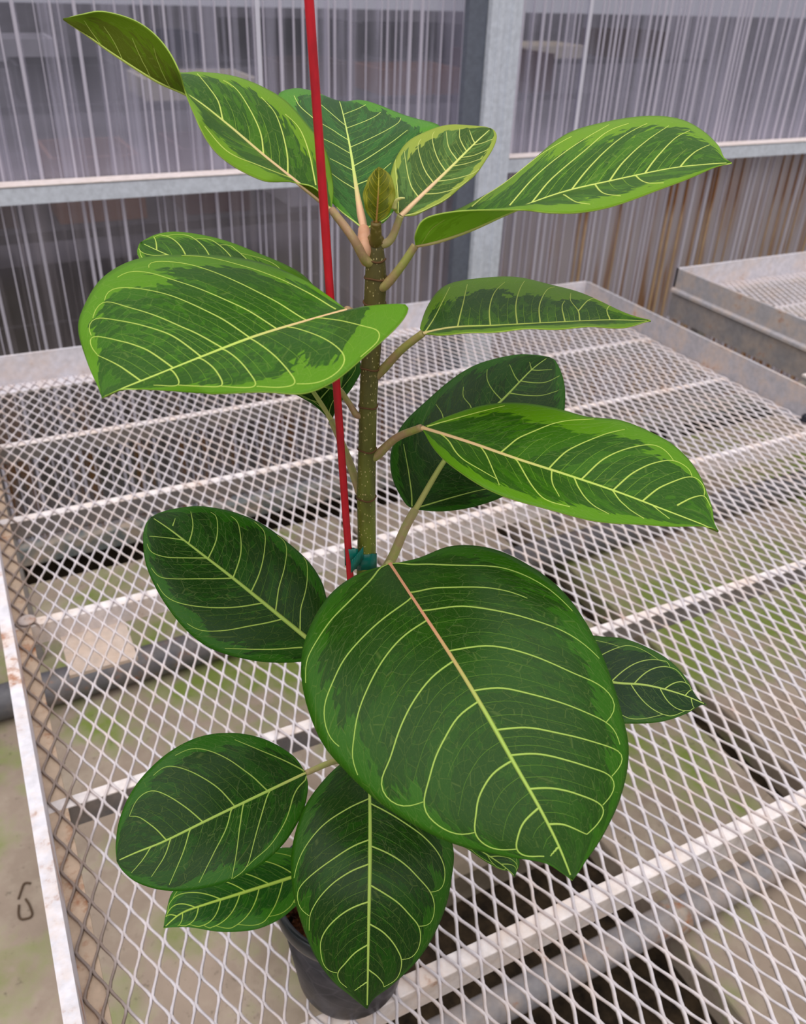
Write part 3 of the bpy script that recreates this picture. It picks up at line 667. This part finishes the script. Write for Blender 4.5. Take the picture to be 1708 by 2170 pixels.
# main side veins of the larger leaves (o: tracing sheet origin and scale, L and R: polylines on the two halves)
VEINS = {
 18.2: dict(o=(615,1144,2.305), L=[[(490,115),(640,120),(820,125),(1000,130),(1100,155),(1200,200),(1300,270),(1380,350)],[(590,238),(760,232),(940,232),(1060,250),(1160,285)],[(655,320),(830,322),(980,340),(1150,380),(1320,440),(1430,505),(1510,580)],[(785,525),(920,515),(1040,525),(1210,575),(1410,665),(1500,700),(1570,760),(1595,830),(1545,890)],[(905,725),(1020,720),(1180,755),(1350,805),(1545,890),(1590,940),(1610,1000)],[(1015,920),(1150,915),(1290,940),(1440,975),(1620,1040),(1610,1110),(1570,1155)],[(1085,1048),(1180,1042),(1290,1060),(1440,1105),(1570,1155),(1580,1230),(1525,1298)],[(1178,1212),(1270,1212),(1380,1235),(1525,1298),(1515,1370),(1450,1440)],[(1262,1388),(1340,1392),(1450,1440)]], R=[[(470,115),(400,190),(300,290),(200,390),(120,510),(80,590),(75,700)],[(580,275),(480,360),(370,460),(270,570),(215,680),(170,790),(165,880),(200,980),(240,1010)],[(655,390),(560,460),(450,590),(380,720),(330,850),(310,990),(300,1060),(330,1150)],[(795,590),(690,670),(600,790),(545,900),(510,1000),(480,1100),(445,1150),(440,1210),(470,1260),(550,1310),(650,1280)],[(915,790),(820,860),(760,960),(710,1060),(680,1170),(650,1280),(670,1350),(760,1420),(840,1445),(900,1430)],[(1080,1080),(990,1140),(920,1260),(910,1340),(900,1430),(950,1490),(1020,1515),(1105,1510)],[(1210,1310),(1140,1380),(1115,1440),(1105,1510),(1150,1545),(1240,1545)],[(1310,1500),(1270,1545)]]),
 6.4: dict(o=(127,424,2.0142), R=[[(1180,465),(1050,390),(900,320),(760,275),(640,245),(520,235)],[(1050,487),(920,430),(780,360),(640,300),(520,268),(400,262),(360,275),(380,290)],[(920,525),(760,450),(600,380),(480,340),(380,310),(290,305),(245,330)],[(800,560),(640,480),(480,410),(350,380),(240,375),(190,400),(190,430)],[(680,605),(540,550),(400,490),(280,455),(190,430),(150,470),(140,505)],[(580,635),(460,570),(330,530),(220,510),(150,503),(120,540),(135,580)],[(450,680),(350,630),(250,600),(135,582),(135,630),(160,660)],[(310,745),(240,700),(160,662)]], L=[[(1085,500),(1200,515),(1300,540),(1365,560),(1350,620),(1290,680)],[(965,535),(1080,570),(1160,610),(1215,660),(1215,700),(1170,745),(1100,780),(1010,785)],[(810,585),(900,650),(960,710),(990,750),(1010,785),(930,800),(840,795)],[(680,620),(760,680),(810,740),(840,795),(760,800),(690,795)],[(575,655),(650,710),(685,760),(695,795),(600,795),(505,790)],[(445,700),(490,740),(505,790),(400,790)],[(280,760),(310,785)]]),
 11.5: dict(o=(805,508,1.8915), L=[[(190,748),(290,720),(400,690),(500,665)],[(490,820),(600,775),(720,730),(860,718)],[(690,880),(790,825),(900,780),(980,760)],[(825,922),(930,860),(1020,830),(1100,822),(1150,850),(1178,885)],[(950,975),(1030,925),(1100,895),(1178,885),(1240,920),(1250,950)],[(1070,1020),(1150,980),(1250,950),(1300,990),(1300,1028)],[(1190,1065),(1250,1035),(1300,1028),(1325,1070)]], R=[[(215,760),(270,800),(320,870),(400,920),(470,960)],[(385,800),(430,870),(460,940),(480,985)],[(530,845),(570,920),(620,1000),(670,1045),(760,1070)],[(690,900),(690,970),(720,1030)],[(770,920),(800,1000),(850,1060),(920,1100)],[(920,975),(950,1030),(1000,1080),(1060,1118)],[(1060,1025),(1100,1070),(1160,1118)]]),
 9.6: dict(o=(805,508,1.8915), L=[[(180,370),(220,310),(255,240),(280,190)],[(310,348),(330,270),(350,180)],[(440,338),(440,270),(460,210),(500,170)],[(548,330),(545,260),(560,200),(580,165)],[(640,325),(640,260),(670,200),(700,190)],[(740,320),(730,270),(740,245)],[(800,318),(795,285),(765,245),(765,215)],[(795,285),(840,240),(900,235)],[(920,315),(910,280),(930,255)]], R=[]),
 10.2: dict(o=(805,508,1.8915), L=[[(130,1070),(125,1000),(110,900),(95,820)],[(365,720),(365,670),(335,630),(335,590)],[(485,640),(450,600),(430,560),(430,520)],[(260,760),(250,700),(225,660)],[(560,575),(540,545),(520,500)],[(610,530),(600,490)]], R=[[(150,1075),(300,1030),(420,1000),(480,995)],[(530,620),(640,625),(715,605)],[(580,572),(660,572),(720,545)],[(620,525),(690,520)]]),
 17.6: dict(o=(560,1750,3.882), R=[[(860,-230),(700,-150),(500,-20),(360,140),(280,290),(245,430)],[(860,110),(740,160),(600,250),(470,340),(360,430),(280,520),(270,590),(300,690),(370,740)],[(855,310),(720,370),(580,460),(470,570),(410,660),(375,735),(370,860)],[(850,625),(740,665),(620,740),(520,840),(465,940),(465,1040),(490,1150),(540,1200),(600,1210)],[(840,980),(740,1050),(660,1140),(605,1210),(620,1280),(680,1330)],[(835,1290),(745,1355)]], L=[[(870,-190),(1020,-110),(1190,0),(1300,80),(1400,180),(1470,300),(1490,400),(1460,530),(1370,545)],[(880,160),(1010,220),(1150,310),(1270,430),(1370,545),(1400,640),(1390,760),(1360,820),(1275,825)],[(870,485),(980,550),(1110,640),(1210,750),(1275,825),(1285,920),(1270,1010),(1210,1090),(1130,1100)],[(855,805),(960,860),(1050,950),(1100,1030),(1130,1100),(1120,1190),(1080,1270),(985,1325)],[(845,1175),(920,1230),(970,1285),(985,1325)]]),
 15.3: dict(o=(0,1500,2.372), R=[[(1530,320),(1440,270),(1300,210),(1180,160)],[(1345,395),(1250,330),(1150,260),(1050,215),(960,205),(880,240)],[(1175,470),(1080,390),(980,330),(900,300),(830,295),(770,340)],[(1010,550),(920,490),(840,440),(760,415),(690,460),(650,545)],[(820,640),(760,590),(700,550),(650,545)]], L=[[(1540,345),(1480,430),(1440,560),(1360,690),(1280,760),(1240,800)],[(1360,395),(1320,520),(1280,660),(1240,800),(1170,860)],[(1225,470),(1205,600),(1190,720),(1165,860)],[(1165,490),(1140,600),(1080,720),(1000,880)],[(960,590),(930,700),(890,800),(850,890)],[(865,630),(830,740),(760,850)],[(770,680),(720,760),(660,830)]]),
 12.8: dict(o=(0,1060,2.372), R=[[(1520,660),(1510,560),(1540,440),(1545,330),(1530,280)],[(1390,560),(1400,450),(1430,340),(1440,230),(1400,170)],[(1270,455),(1310,350),(1330,250),(1330,160),(1280,110)],[(1180,380),(1210,270),(1210,190),(1195,110),(1160,80)],[(1055,280),(1090,190),(1090,90),(1060,60)],[(955,205),(970,130),(960,58)],[(870,130),(880,90)]], L=[[(1520,740),(1350,750),(1130,745)],[(1420,605),(1270,630),(1130,655),(1010,655),(940,620)],[(1320,525),(1150,540),(1000,535),(880,510),(820,470),(790,420)],[(1170,395),(1000,395),(880,395),(800,385),(760,340)],[(1050,290),(920,290),(830,285),(760,260),(740,220)],[(955,205),(850,190),(750,180)]]),
 5.2: dict(o=(848,0,1.986), L=[[(300,870),(430,760),(600,645),(720,575)],[(460,865),(560,750),(680,650),(800,570),(880,525)],[(550,840),(650,740),(770,640),(870,555),(960,520)],[(720,795),(800,700),(880,620),(960,560),(1040,520)],[(880,755),(950,670),(1040,590),(1130,530)],[(1030,725),(1090,650),(1160,580),(1220,550)],[(1180,695),(1240,640),(1300,610)]], R=[[(820,785),(860,815),(930,825)],[(690,820),(740,850),(800,860)],[(990,745),(1040,770),(1110,770)],[(90,1020),(130,960),(185,920)]]),
 3.1: dict(o=(560,140,3.163), L=[[(900,985),(895,850),(880,700),(870,620)],[(1010,870),(970,760),(945,620),(940,570)],[(1115,770),(1060,660),(1030,540),(1050,490)],[(1200,690),(1150,590),(1125,480),(1140,440)],[(1280,615),(1235,540),(1220,440)],[(1340,550),(1310,480),(1310,420)],[(1400,500),(1375,430)]], R=[[(920,1005),(1040,980),(1150,930),(1250,870)],[(1065,860),(1180,850),(1310,810),(1370,760)],[(1150,775),(1280,755),(1400,720),(1440,690)],[(1240,675),(1350,655),(1460,620)],[(1300,615),(1400,600),(1500,560)],[(1370,535),(1450,520),(1530,490)]]),
 2.3: dict(o=(560,140,3.163), L=[[(640,1090),(560,1030),(480,950)],[(620,830),(520,770),(450,720)],[(575,690),(500,650),(440,620)],[(555,575),(480,530),(400,490)],[(535,480),(460,430),(390,390)],[(520,380),(440,310),(380,260)],[(330,350),(240,270),(200,200)]], R=[[(700,1080),(790,1040),(860,990)],[(640,790),(740,740),(850,650)],[(615,665),(720,600),(840,520),(960,430)],[(575,545),(700,490),(820,430),(900,380),(915,350)],[(555,415),(650,380),(740,340),(780,310)],[(540,320),(620,290),(680,260)]]),
 1.0: dict(o=(0,0,1.986), R=[[(940,515),(920,430),(880,370),(830,310)],[(1120,645),(1090,540),(1040,440),(990,370),(940,340)],[(1220,730),(1200,600),(1160,480),(1100,410)],[(1330,780),(1300,640),(1260,540),(1200,480)]], L=[[(1250,760),(1100,700),(960,640),(860,530)],[(520,250),(480,170),(440,110)],[(640,325),(590,230),(560,160)],[(740,400),(680,290),(650,200)],[(430,190),(380,120),(360,85)]]),
}
# top leaf whose tip folds back over itself
leaf([(703,445),(640,394),(560,330),(480,262),(405,205),(330,170),(240,113),(180,70),(135,40)],
     [(703,445),(672,398),(625,386),(560,384),(490,346),(440,298),(402,222),(380,145),(345,90),(290,45),(220,23),(170,30),(135,40)],
     [(703,445),(707,390),(690,318),(655,270),(610,215),(560,185),(490,161),(420,150),(375,150),(300,120),(220,75),(135,40)],
     [.482,.476,.472,.470,.468], [-.012,-.018,-.024,-.024,-.020,-.014,-.008], [.01,.028,.034,.03,.018,.010,.006], P_TOP, [(776,552,.482),(745,500,.474)], .66, 8, .06, .0036, seed=1.0, u1=.35, vt=VEINS[1.0])
# back leaf behind the stake
leaf([(771,487),(757,410),(743,320),(730,255),(719,214),(716,222)],
     [(771,487),(715,440),(665,375),(620,290),(592,225),(592,196),(625,187),(665,195),(700,208),(716,222)],
     [(771,487),(815,470),(850,420),(890,350),(925,290),(932,268),(880,250),(800,222),(755,212),(716,222)],
     [.494,.505,.525,.55,.585,.63], [.0,.0,-.004,-.006,0,.01,.0], [.0,.004,.008,.012,.012,.008,0], P_BACK, [(778,548,.487),(772,520,.480)], .72, 8, .05, .0046, .0040, seed=2.3, vt=VEINS[2.3], u1=.3)
# young leaf
leaf([(849,457),(900,408),(955,355),(1005,305),(1040,273)],
     [(849,457),(833,442),(826,395),(836,340),(868,298),(920,271),(980,264),(1022,267),(1040,273)],
     [(849,457),(885,453),(940,425),(1000,376),(1036,330),(1052,293),(1049,278),(1040,273)],
     [.474,.482,.492,.500], .008, -.006, P_YNG, [(814,517,.481)], .78, 8, .05, .0030, .0023, seed=3.1, vt=VEINS[3.1], u1=.5)
# unfolding bud leaf
leaf([(797,472),(800,435),(802,395),(803,353)], [(797,472),(781,455),(770,422),(776,388),(790,364),(803,353)], [(797,472),(818,460),(833,432),(837,402),(826,370),(803,353)],
     [.468,.466,.466,.468], -.006, -.004, P_BUD, [(796,512,.480)], .75, 7, .10, .0026, .0034, seed=4.0, veins=True, u1=.6)
# right top leaf, near half folded up at its base
leaf([(880,520),(930,510),(1000,485),(1085,447),(1190,408),(1300,382),(1420,357),(1500,348),(1550,345)],
     [(880,520),(893,485),(930,458),(985,437),(1050,400),(1120,345),(1200,285),(1280,257),(1360,247),(1440,252),(1490,275),(1523,308),(1534,334),(1550,345)],
     [(880,520),(878,498),(892,467),(925,453),(1000,446),(1100,442),(1170,452),(1235,449),(1350,420),(1450,381),(1510,356),(1550,345)],
     [.478,.480,.486,.494,.500], [.008,.020,.034,.042,.044,.034,.01], [-.012,-.030,-.036,-.034,-.026,-.014,-.004], P_RT, [(816,605,.489),(850,565,.482)], .68, 9, .05, .0034, seed=5.2, vt=VEINS[5.2], u1=.12, vk=(.24,.08))
# big left leaf
leaf([(735,657),(650,680),(540,713),(430,755),(330,795),(262,822),(215,842)],
     [(735,657),(775,652),(825,645),(862,645),(858,668),(820,712),(750,776),(700,810),(640,832),(560,832),(430,832),(320,827),(262,823),(238,830),(215,842)],
     [(735,657),(690,624),(640,590),(570,560),(480,544),(380,538),(290,550),(215,590),(176,650),(166,700),(185,768),(208,822),(215,842)],
     [.470,.460,.448,.436,.428,.424], [-.004,-.022,-.040,-.044,-.034,-.014,-.004], [.010,.040,.056,.058,.046,.022,.006], P_MID, [(790,650,.500),(765,668,.490)], .72, 8, .04, .0042, seed=6.4, vt=VEINS[6.4], u1=.30, vk=(.22,.10))
# leaf behind it
leaf([(722,828),(640,735),(540,640),(440,575),(348,537),(298,514)],
     [(722,828),(660,810),(560,760),(440,690),(350,610),(296,548),(292,526),(298,514)],
     [(722,828),(730,760),(700,670),(660,600),(600,558),(520,525),(440,500),(380,490),(335,496),(298,514)],
     [.536,.548,.562,.572,.58], -.025, .025, P_MID, [(757,880,.534),(742,858,.534)], .72, 8, .04, .0030, .0020, seed=7.7)
# leaf under the big left leaf
leaf([(703,892),(665,832),(610,760),(550,700),(505,655)],
     [(703,892),(660,855),(590,815),(530,760),(500,700),(498,668),(505,655)],
     [(703,892),(716,862),(752,812),(764,770),(720,700),(640,640),(560,630),(520,640),(505,655)],
     [.580,.588,.60,.612,.62], .0, .01, P_LOW, [(762,1040,.566),(735,965,.572)], .74, 7, .04, .0028, .0026, seed=8.3)
# right middle leaf, seen almost edge-on
leaf([(896,706),(960,694),(1050,690),(1180,683),(1290,678),(1378,680)],
     [(896,706),(890,692),(905,650),(935,612),(980,593),(1040,587),(1120,591),(1200,611),(1280,641),(1340,668),(1378,680)],
     [(896,706),(960,708),(1050,701),(1150,696),(1250,693),(1325,692),(1378,680)],
     [.500,.504,.512,.520,.526], [.012,.034,.05,.052,.042,.02,.006], [-.006,-.022,-.032,-.034,-.028,-.014,-.004], P_TOP, [(804,790,.521),(850,742,.508)], .62, 8, .03, .0032, seed=9.6, vt=VEINS[9.6], u1=.1, vk=(.10,.06))
# dark leaf behind on the right
leaf([(880,1080),(945,972),(1010,900),(1070,842),(1125,785),(1163,756)],
     [(880,1080),(858,1066),(832,1015),(828,960),(850,905),(900,852),(960,802),(1020,768),(1090,752),(1140,753),(1163,756)],
     [(880,1080),(940,1084),(1010,1072),(1080,1045),(1150,985),(1188,910),(1198,850),(1194,805),(1178,766),(1163,756)],
     [.600,.612,.632,.655,.675], .010, -.010, P_LOW, [(788,1250,.606),(828,1188,.600),(858,1120,.598)], .80, 8, .05, .0038, .0036, seed=10.2, vt=VEINS[10.2], u1=.25)
# right leaf reaching forward
leaf([(893,906),(990,936),(1100,974),(1200,1006),(1310,1043),(1420,1085),(1485,1110),(1522,1126)],
     [(893,906),(950,880),(1020,860),(1100,853),(1170,862),(1245,884),(1320,891),(1390,920),(1440,955),(1482,1005),(1508,1068),(1513,1105),(1522,1126)],
     [(893,906),(920,950),(960,990),(1020,1030),(1100,1061),(1200,1090),(1300,1108),(1400,1114),(1475,1114),(1505,1117),(1522,1126)],
     [.528,.512,.496,.484,.476], .030, -.026, P_MID, [(797,966,.549),(840,928,.538)], .73, 8, .05, .0036, .0027, seed=11.5, vt=VEINS[11.5], u1=.35, vk=(.24,.10))
# left lower leaf
leaf([(690,1386),(650,1352),(590,1303),(500,1230),(420,1168),(360,1122),(320,1095)],
     [(690,1386),(645,1402),(550,1402),(460,1380),(400,1341),(350,1280),(312,1205),(303,1145),(308,1112),(320,1095)],
     [(690,1386),(706,1340),(693,1270),(678,1226),(640,1175),(570,1120),(500,1086),(430,1073),(370,1078),(338,1086),(320,1095)],
     [.600,.598,.596,.598,.602], -.022, .024, P_LOW, [(765,1420,.648),(725,1415,.62)], .80, 8, .06, .0034, seed=12.8, vt=VEINS[12.8], u1=.05, vk=(.16,.08))
# small right leaf half hidden
leaf([(1120,1400),(1200,1425),(1300,1446),(1370,1452),(1440,1470),(1497,1493)],
     [(1120,1400),(1160,1360),(1210,1343),(1265,1347),(1330,1356),(1400,1386),(1450,1432),(1477,1476),(1497,1493)],
     [(1120,1400),(1150,1460),(1210,1510),(1290,1532),(1330,1533),(1400,1530),(1455,1512),(1482,1496),(1497,1493)],
     [.620,.615,.612,.612,.615], .018, -.018, (srgb(28,58,30), srgb(36,70,28), srgb(54,98,30), srgb(176,200,98), srgb(198,190,112), srgb(80,104,44), 2), [(772,1330,.628),(950,1380,.625)], .82, 6, .04, .0026, .0022, seed=13.4, u1=.05)
# lower leaf under the big one, tip only
leaf([(850,1690),(930,1740),(1000,1790),(1060,1830),(1092,1857)],
     [(850,1690),(920,1690),(1000,1720),(1070,1770),(1100,1822),(1092,1857)],
     [(850,1690),(870,1730),(920,1765),(980,1793),(1050,1838),(1078,1846),(1092,1857)],
     [.690,.680,.67,.66,.655], .008, -.008, P_LOW, [(752,1700,.720)], .60, 6, .04, .0024, .0020, seed=14.9)
# bottom left leaf
leaf([(648,1638),(560,1680),(450,1733),(350,1782),(290,1806),(247,1825)],
     [(648,1638),(653,1668),(645,1712),(630,1745),(600,1790),(550,1834),(480,1870),(400,1887),(340,1886),(290,1870),(260,1846),(247,1825)],
     [(648,1638),(620,1600),(560,1566),(490,1553),(420,1562),(350,1600),(290,1660),(256,1728),(245,1785),(247,1825)],
     [.655,.640,.622,.606,.596], -.020, .018, P_LOW, [(756,1620,.705),(715,1612,.672)], .80, 8, .06, .0034, .0026, seed=15.3, vt=VEINS[15.3], u1=.05, vk=(.18,.10))
# leaf under it
leaf([(690,1832),(615,1860),(520,1890),(440,1915),(385,1935),(347,1966)],
     [(690,1832),(672,1880),(625,1922),(590,1950),(540,1970),(470,1975),(410,1966),(375,1965),(347,1966)],
     [(690,1832),(650,1806),(600,1796),(520,1812),(440,1840),(385,1872),(362,1895),(352,1935),(347,1966)],
     [.735,.720,.705,.695,.688], -.012, .016, (srgb(28,80,16), srgb(40,98,16), srgb(54,116,20), srgb(176,206,80), srgb(198,190,112), srgb(80,104,44), 2), [(748,1800,.762)], .62, 7, .05, .0032, .0024, seed=16.1, u1=.05)
# bottom front leaf
leaf([(768,1598),(781,1650),(784,1720),(784,1820),(782,1930),(780,2040),(778,2138)],
     [(768,1598),(830,1605),(890,1660),(940,1730),(961,1800),(957,1860),(944,1925),(918,1985),(880,2040),(830,2090),(796,2114),(785,2126),(778,2138)],
     [(768,1598),(722,1618),(680,1660),(640,1722),(618,1800),(620,1880),(636,1950),(665,2020),(705,2080),(740,2110),(764,2128),(778,2138)],
     [.670,.625,.598,.585,.588,.600], .014, .010, (srgb(24,58,6), srgb(27,72,2), srgb(42,94,6), srgb(166,192,88), srgb(206,206,120), srgb(80,104,44), 2), [(752,1690,.715)], .82, 8, .08, .0032, .0026, seed=17.6, vt=VEINS[17.6], u1=.05, vk=(.20,.14))
# the biggest leaf
leaf([(826,1194),(885,1283),(962,1400),(1030,1512),(1092,1622),(1145,1715),(1185,1795),(1213,1865)],
     [(826,1194),(885,1182),(955,1158),(1030,1160),(1100,1185),(1180,1240),(1243,1322),(1290,1420),(1320,1520),(1332,1600),(1316,1690),(1280,1768),(1240,1826),(1228,1845),(1213,1865)],
     [(826,1194),(760,1215),(700,1260),(656,1330),(638,1400),(646,1480),(680,1570),(730,1632),(800,1698),(880,1750),(960,1788),(1060,1814),(1150,1828),(1190,1850),(1213,1865)],
     [.552,.510,.478,.455,.440,.432], .026, -.004, (srgb(32,72,4), srgb(37,82,4), srgb(48,102,6), srgb(162,190,84), srgb(206,146,110), srgb(80,104,44), 2), [(775,1235,.606),(800,1216,.575)], .80, 9, .07, .0034, .0028, seed=18.2, vt=VEINS[18.2], u1=.36, vk=(.20,.14))
# pale curled stipule beside the bud
st = tube_obj('stipule', catmull([at(835,442,.476), at(838,428,.474), at(847,421,.473), at(858,420,.473)], 14)-PO, np.linspace(.0016, .0004, 14), plain('pale_stipule', srgb(214,212,130), .5), plant, 8)

# ------------------------------------------------------------------ stake and tie
def redmat():
    t = NT('red_painted_stake'); n = t.noise(t.scale(t.world(), (1,1,.3)), 120, 4, .6)
    t.bsdf(t.mix(t.ramp(n, .4, .7), srgb(208,22,38), srgb(164,16,32)), .5, 0, .4, t.bump(n, .3, .0006)); return t.m
s0, s1 = at(742, 1220, .590), at(655, 0, .418)
dv = (s1-s0)/np.linalg.norm(s1-s0)
bot = s0-dv*((s0[2]-.128)/dv[2]); topp = s1+dv*.10
npt = 24; ts = np.linspace(0, 1, npt); pth = bot[None]*(1-ts[:, None])+topp[None]*ts[:, None]
# keep the stake's foot inside the pot
off = np.array([PX-.020, PY-.018])-bot[:2]; pth[:, :2] += off[None]*np.clip(1-ts*3.0, 0, 1)[:, None]**2*.0
stake = tube_obj('plant_stake', pth, .0024, redmat(), None, 14); tag(stake, 'thin red stake tied to the stem of the plant', 'stake')
def tiemat():
    t = NT('green_tie_tape'); n = t.noise(t.world(), 220, 3, .6)
    pb = t.n('BsdfPrincipled', {'Base Color': t.mix(n, srgb(0,140,122), srgb(0,92,80)), 'Roughness': .3}); tl = t.n('BsdfTranslucent', {'Color': srgb(0,140,120)})
    t.surf(t.n('MixShader', {0: .25, 1: pb.outputs[0], 2: tl.outputs[0]}).outputs[0]); return t.m
M_TIE = tiemat()
tie = empty('plant_tie', tuple(at(765, 1188, .592))); tag(tie, 'green plastic tie tape holding the red stake to the stem', 'tie'); TO = np.array(tie.location)
def strap(name, mids, half, par):
    """flat tape along a list of 3D points, half-widths along its axis"""
    P3 = catmull(mids, 40)-TO; V = []; F = []
    upv = sp[8]-sp[10]; upv = upv/np.linalg.norm(upv)
    T = np.gradient(P3, axis=0); T /= np.linalg.norm(T, axis=1)[:, None]; N_ = np.cross(T, upv); N_ /= np.linalg.norm(N_, axis=1)[:, None]
    for i in range(40):
        w = half*(1+.06*math.sin(i*1.3))
        V += [P3[i]+upv*w, P3[i]-upv*w, P3[i]-upv*w+N_[i]*.0003, P3[i]+upv*w+N_[i]*.0003]
    for i in range(39):
        for q in range(4): F.append((i*4+q, i*4+(q+1) % 4, i*4+4+(q+1) % 4, i*4+4+q))
    return link(name, py_mesh(name, V, F, True), M_TIE, par)
sc_ = at(776, 1190, .594); rs = 40*.592/FPX/2+.0006; rr_ = RT; ff_ = FW-UP*0
kx = at(742, 1180, .5835)
loop = [sc_+rs*(math.cos(a)*RT+math.sin(a)*FW) for a in np.radians([-150,-110,-70,-30,0,40,80,120,150])]+[sc_-RT*.0085+FW*.002, kx+RT*.003+FW*.0032, kx-RT*.0016+FW*.0030, kx-RT*.0034+FW*.0004, kx-RT*.0030-FW*.0022, kx-FW*.0036, kx+RT*.005-FW*.0030, sc_-RT*rs*.75-FW*rs*.8]
strap('loop', loop, .0068, tie)
strap('tail', [at(770,1172,.5800), at(760,1184,.5780), at(752,1194,.5770), at(744,1202,.5765)], .0050, tie)
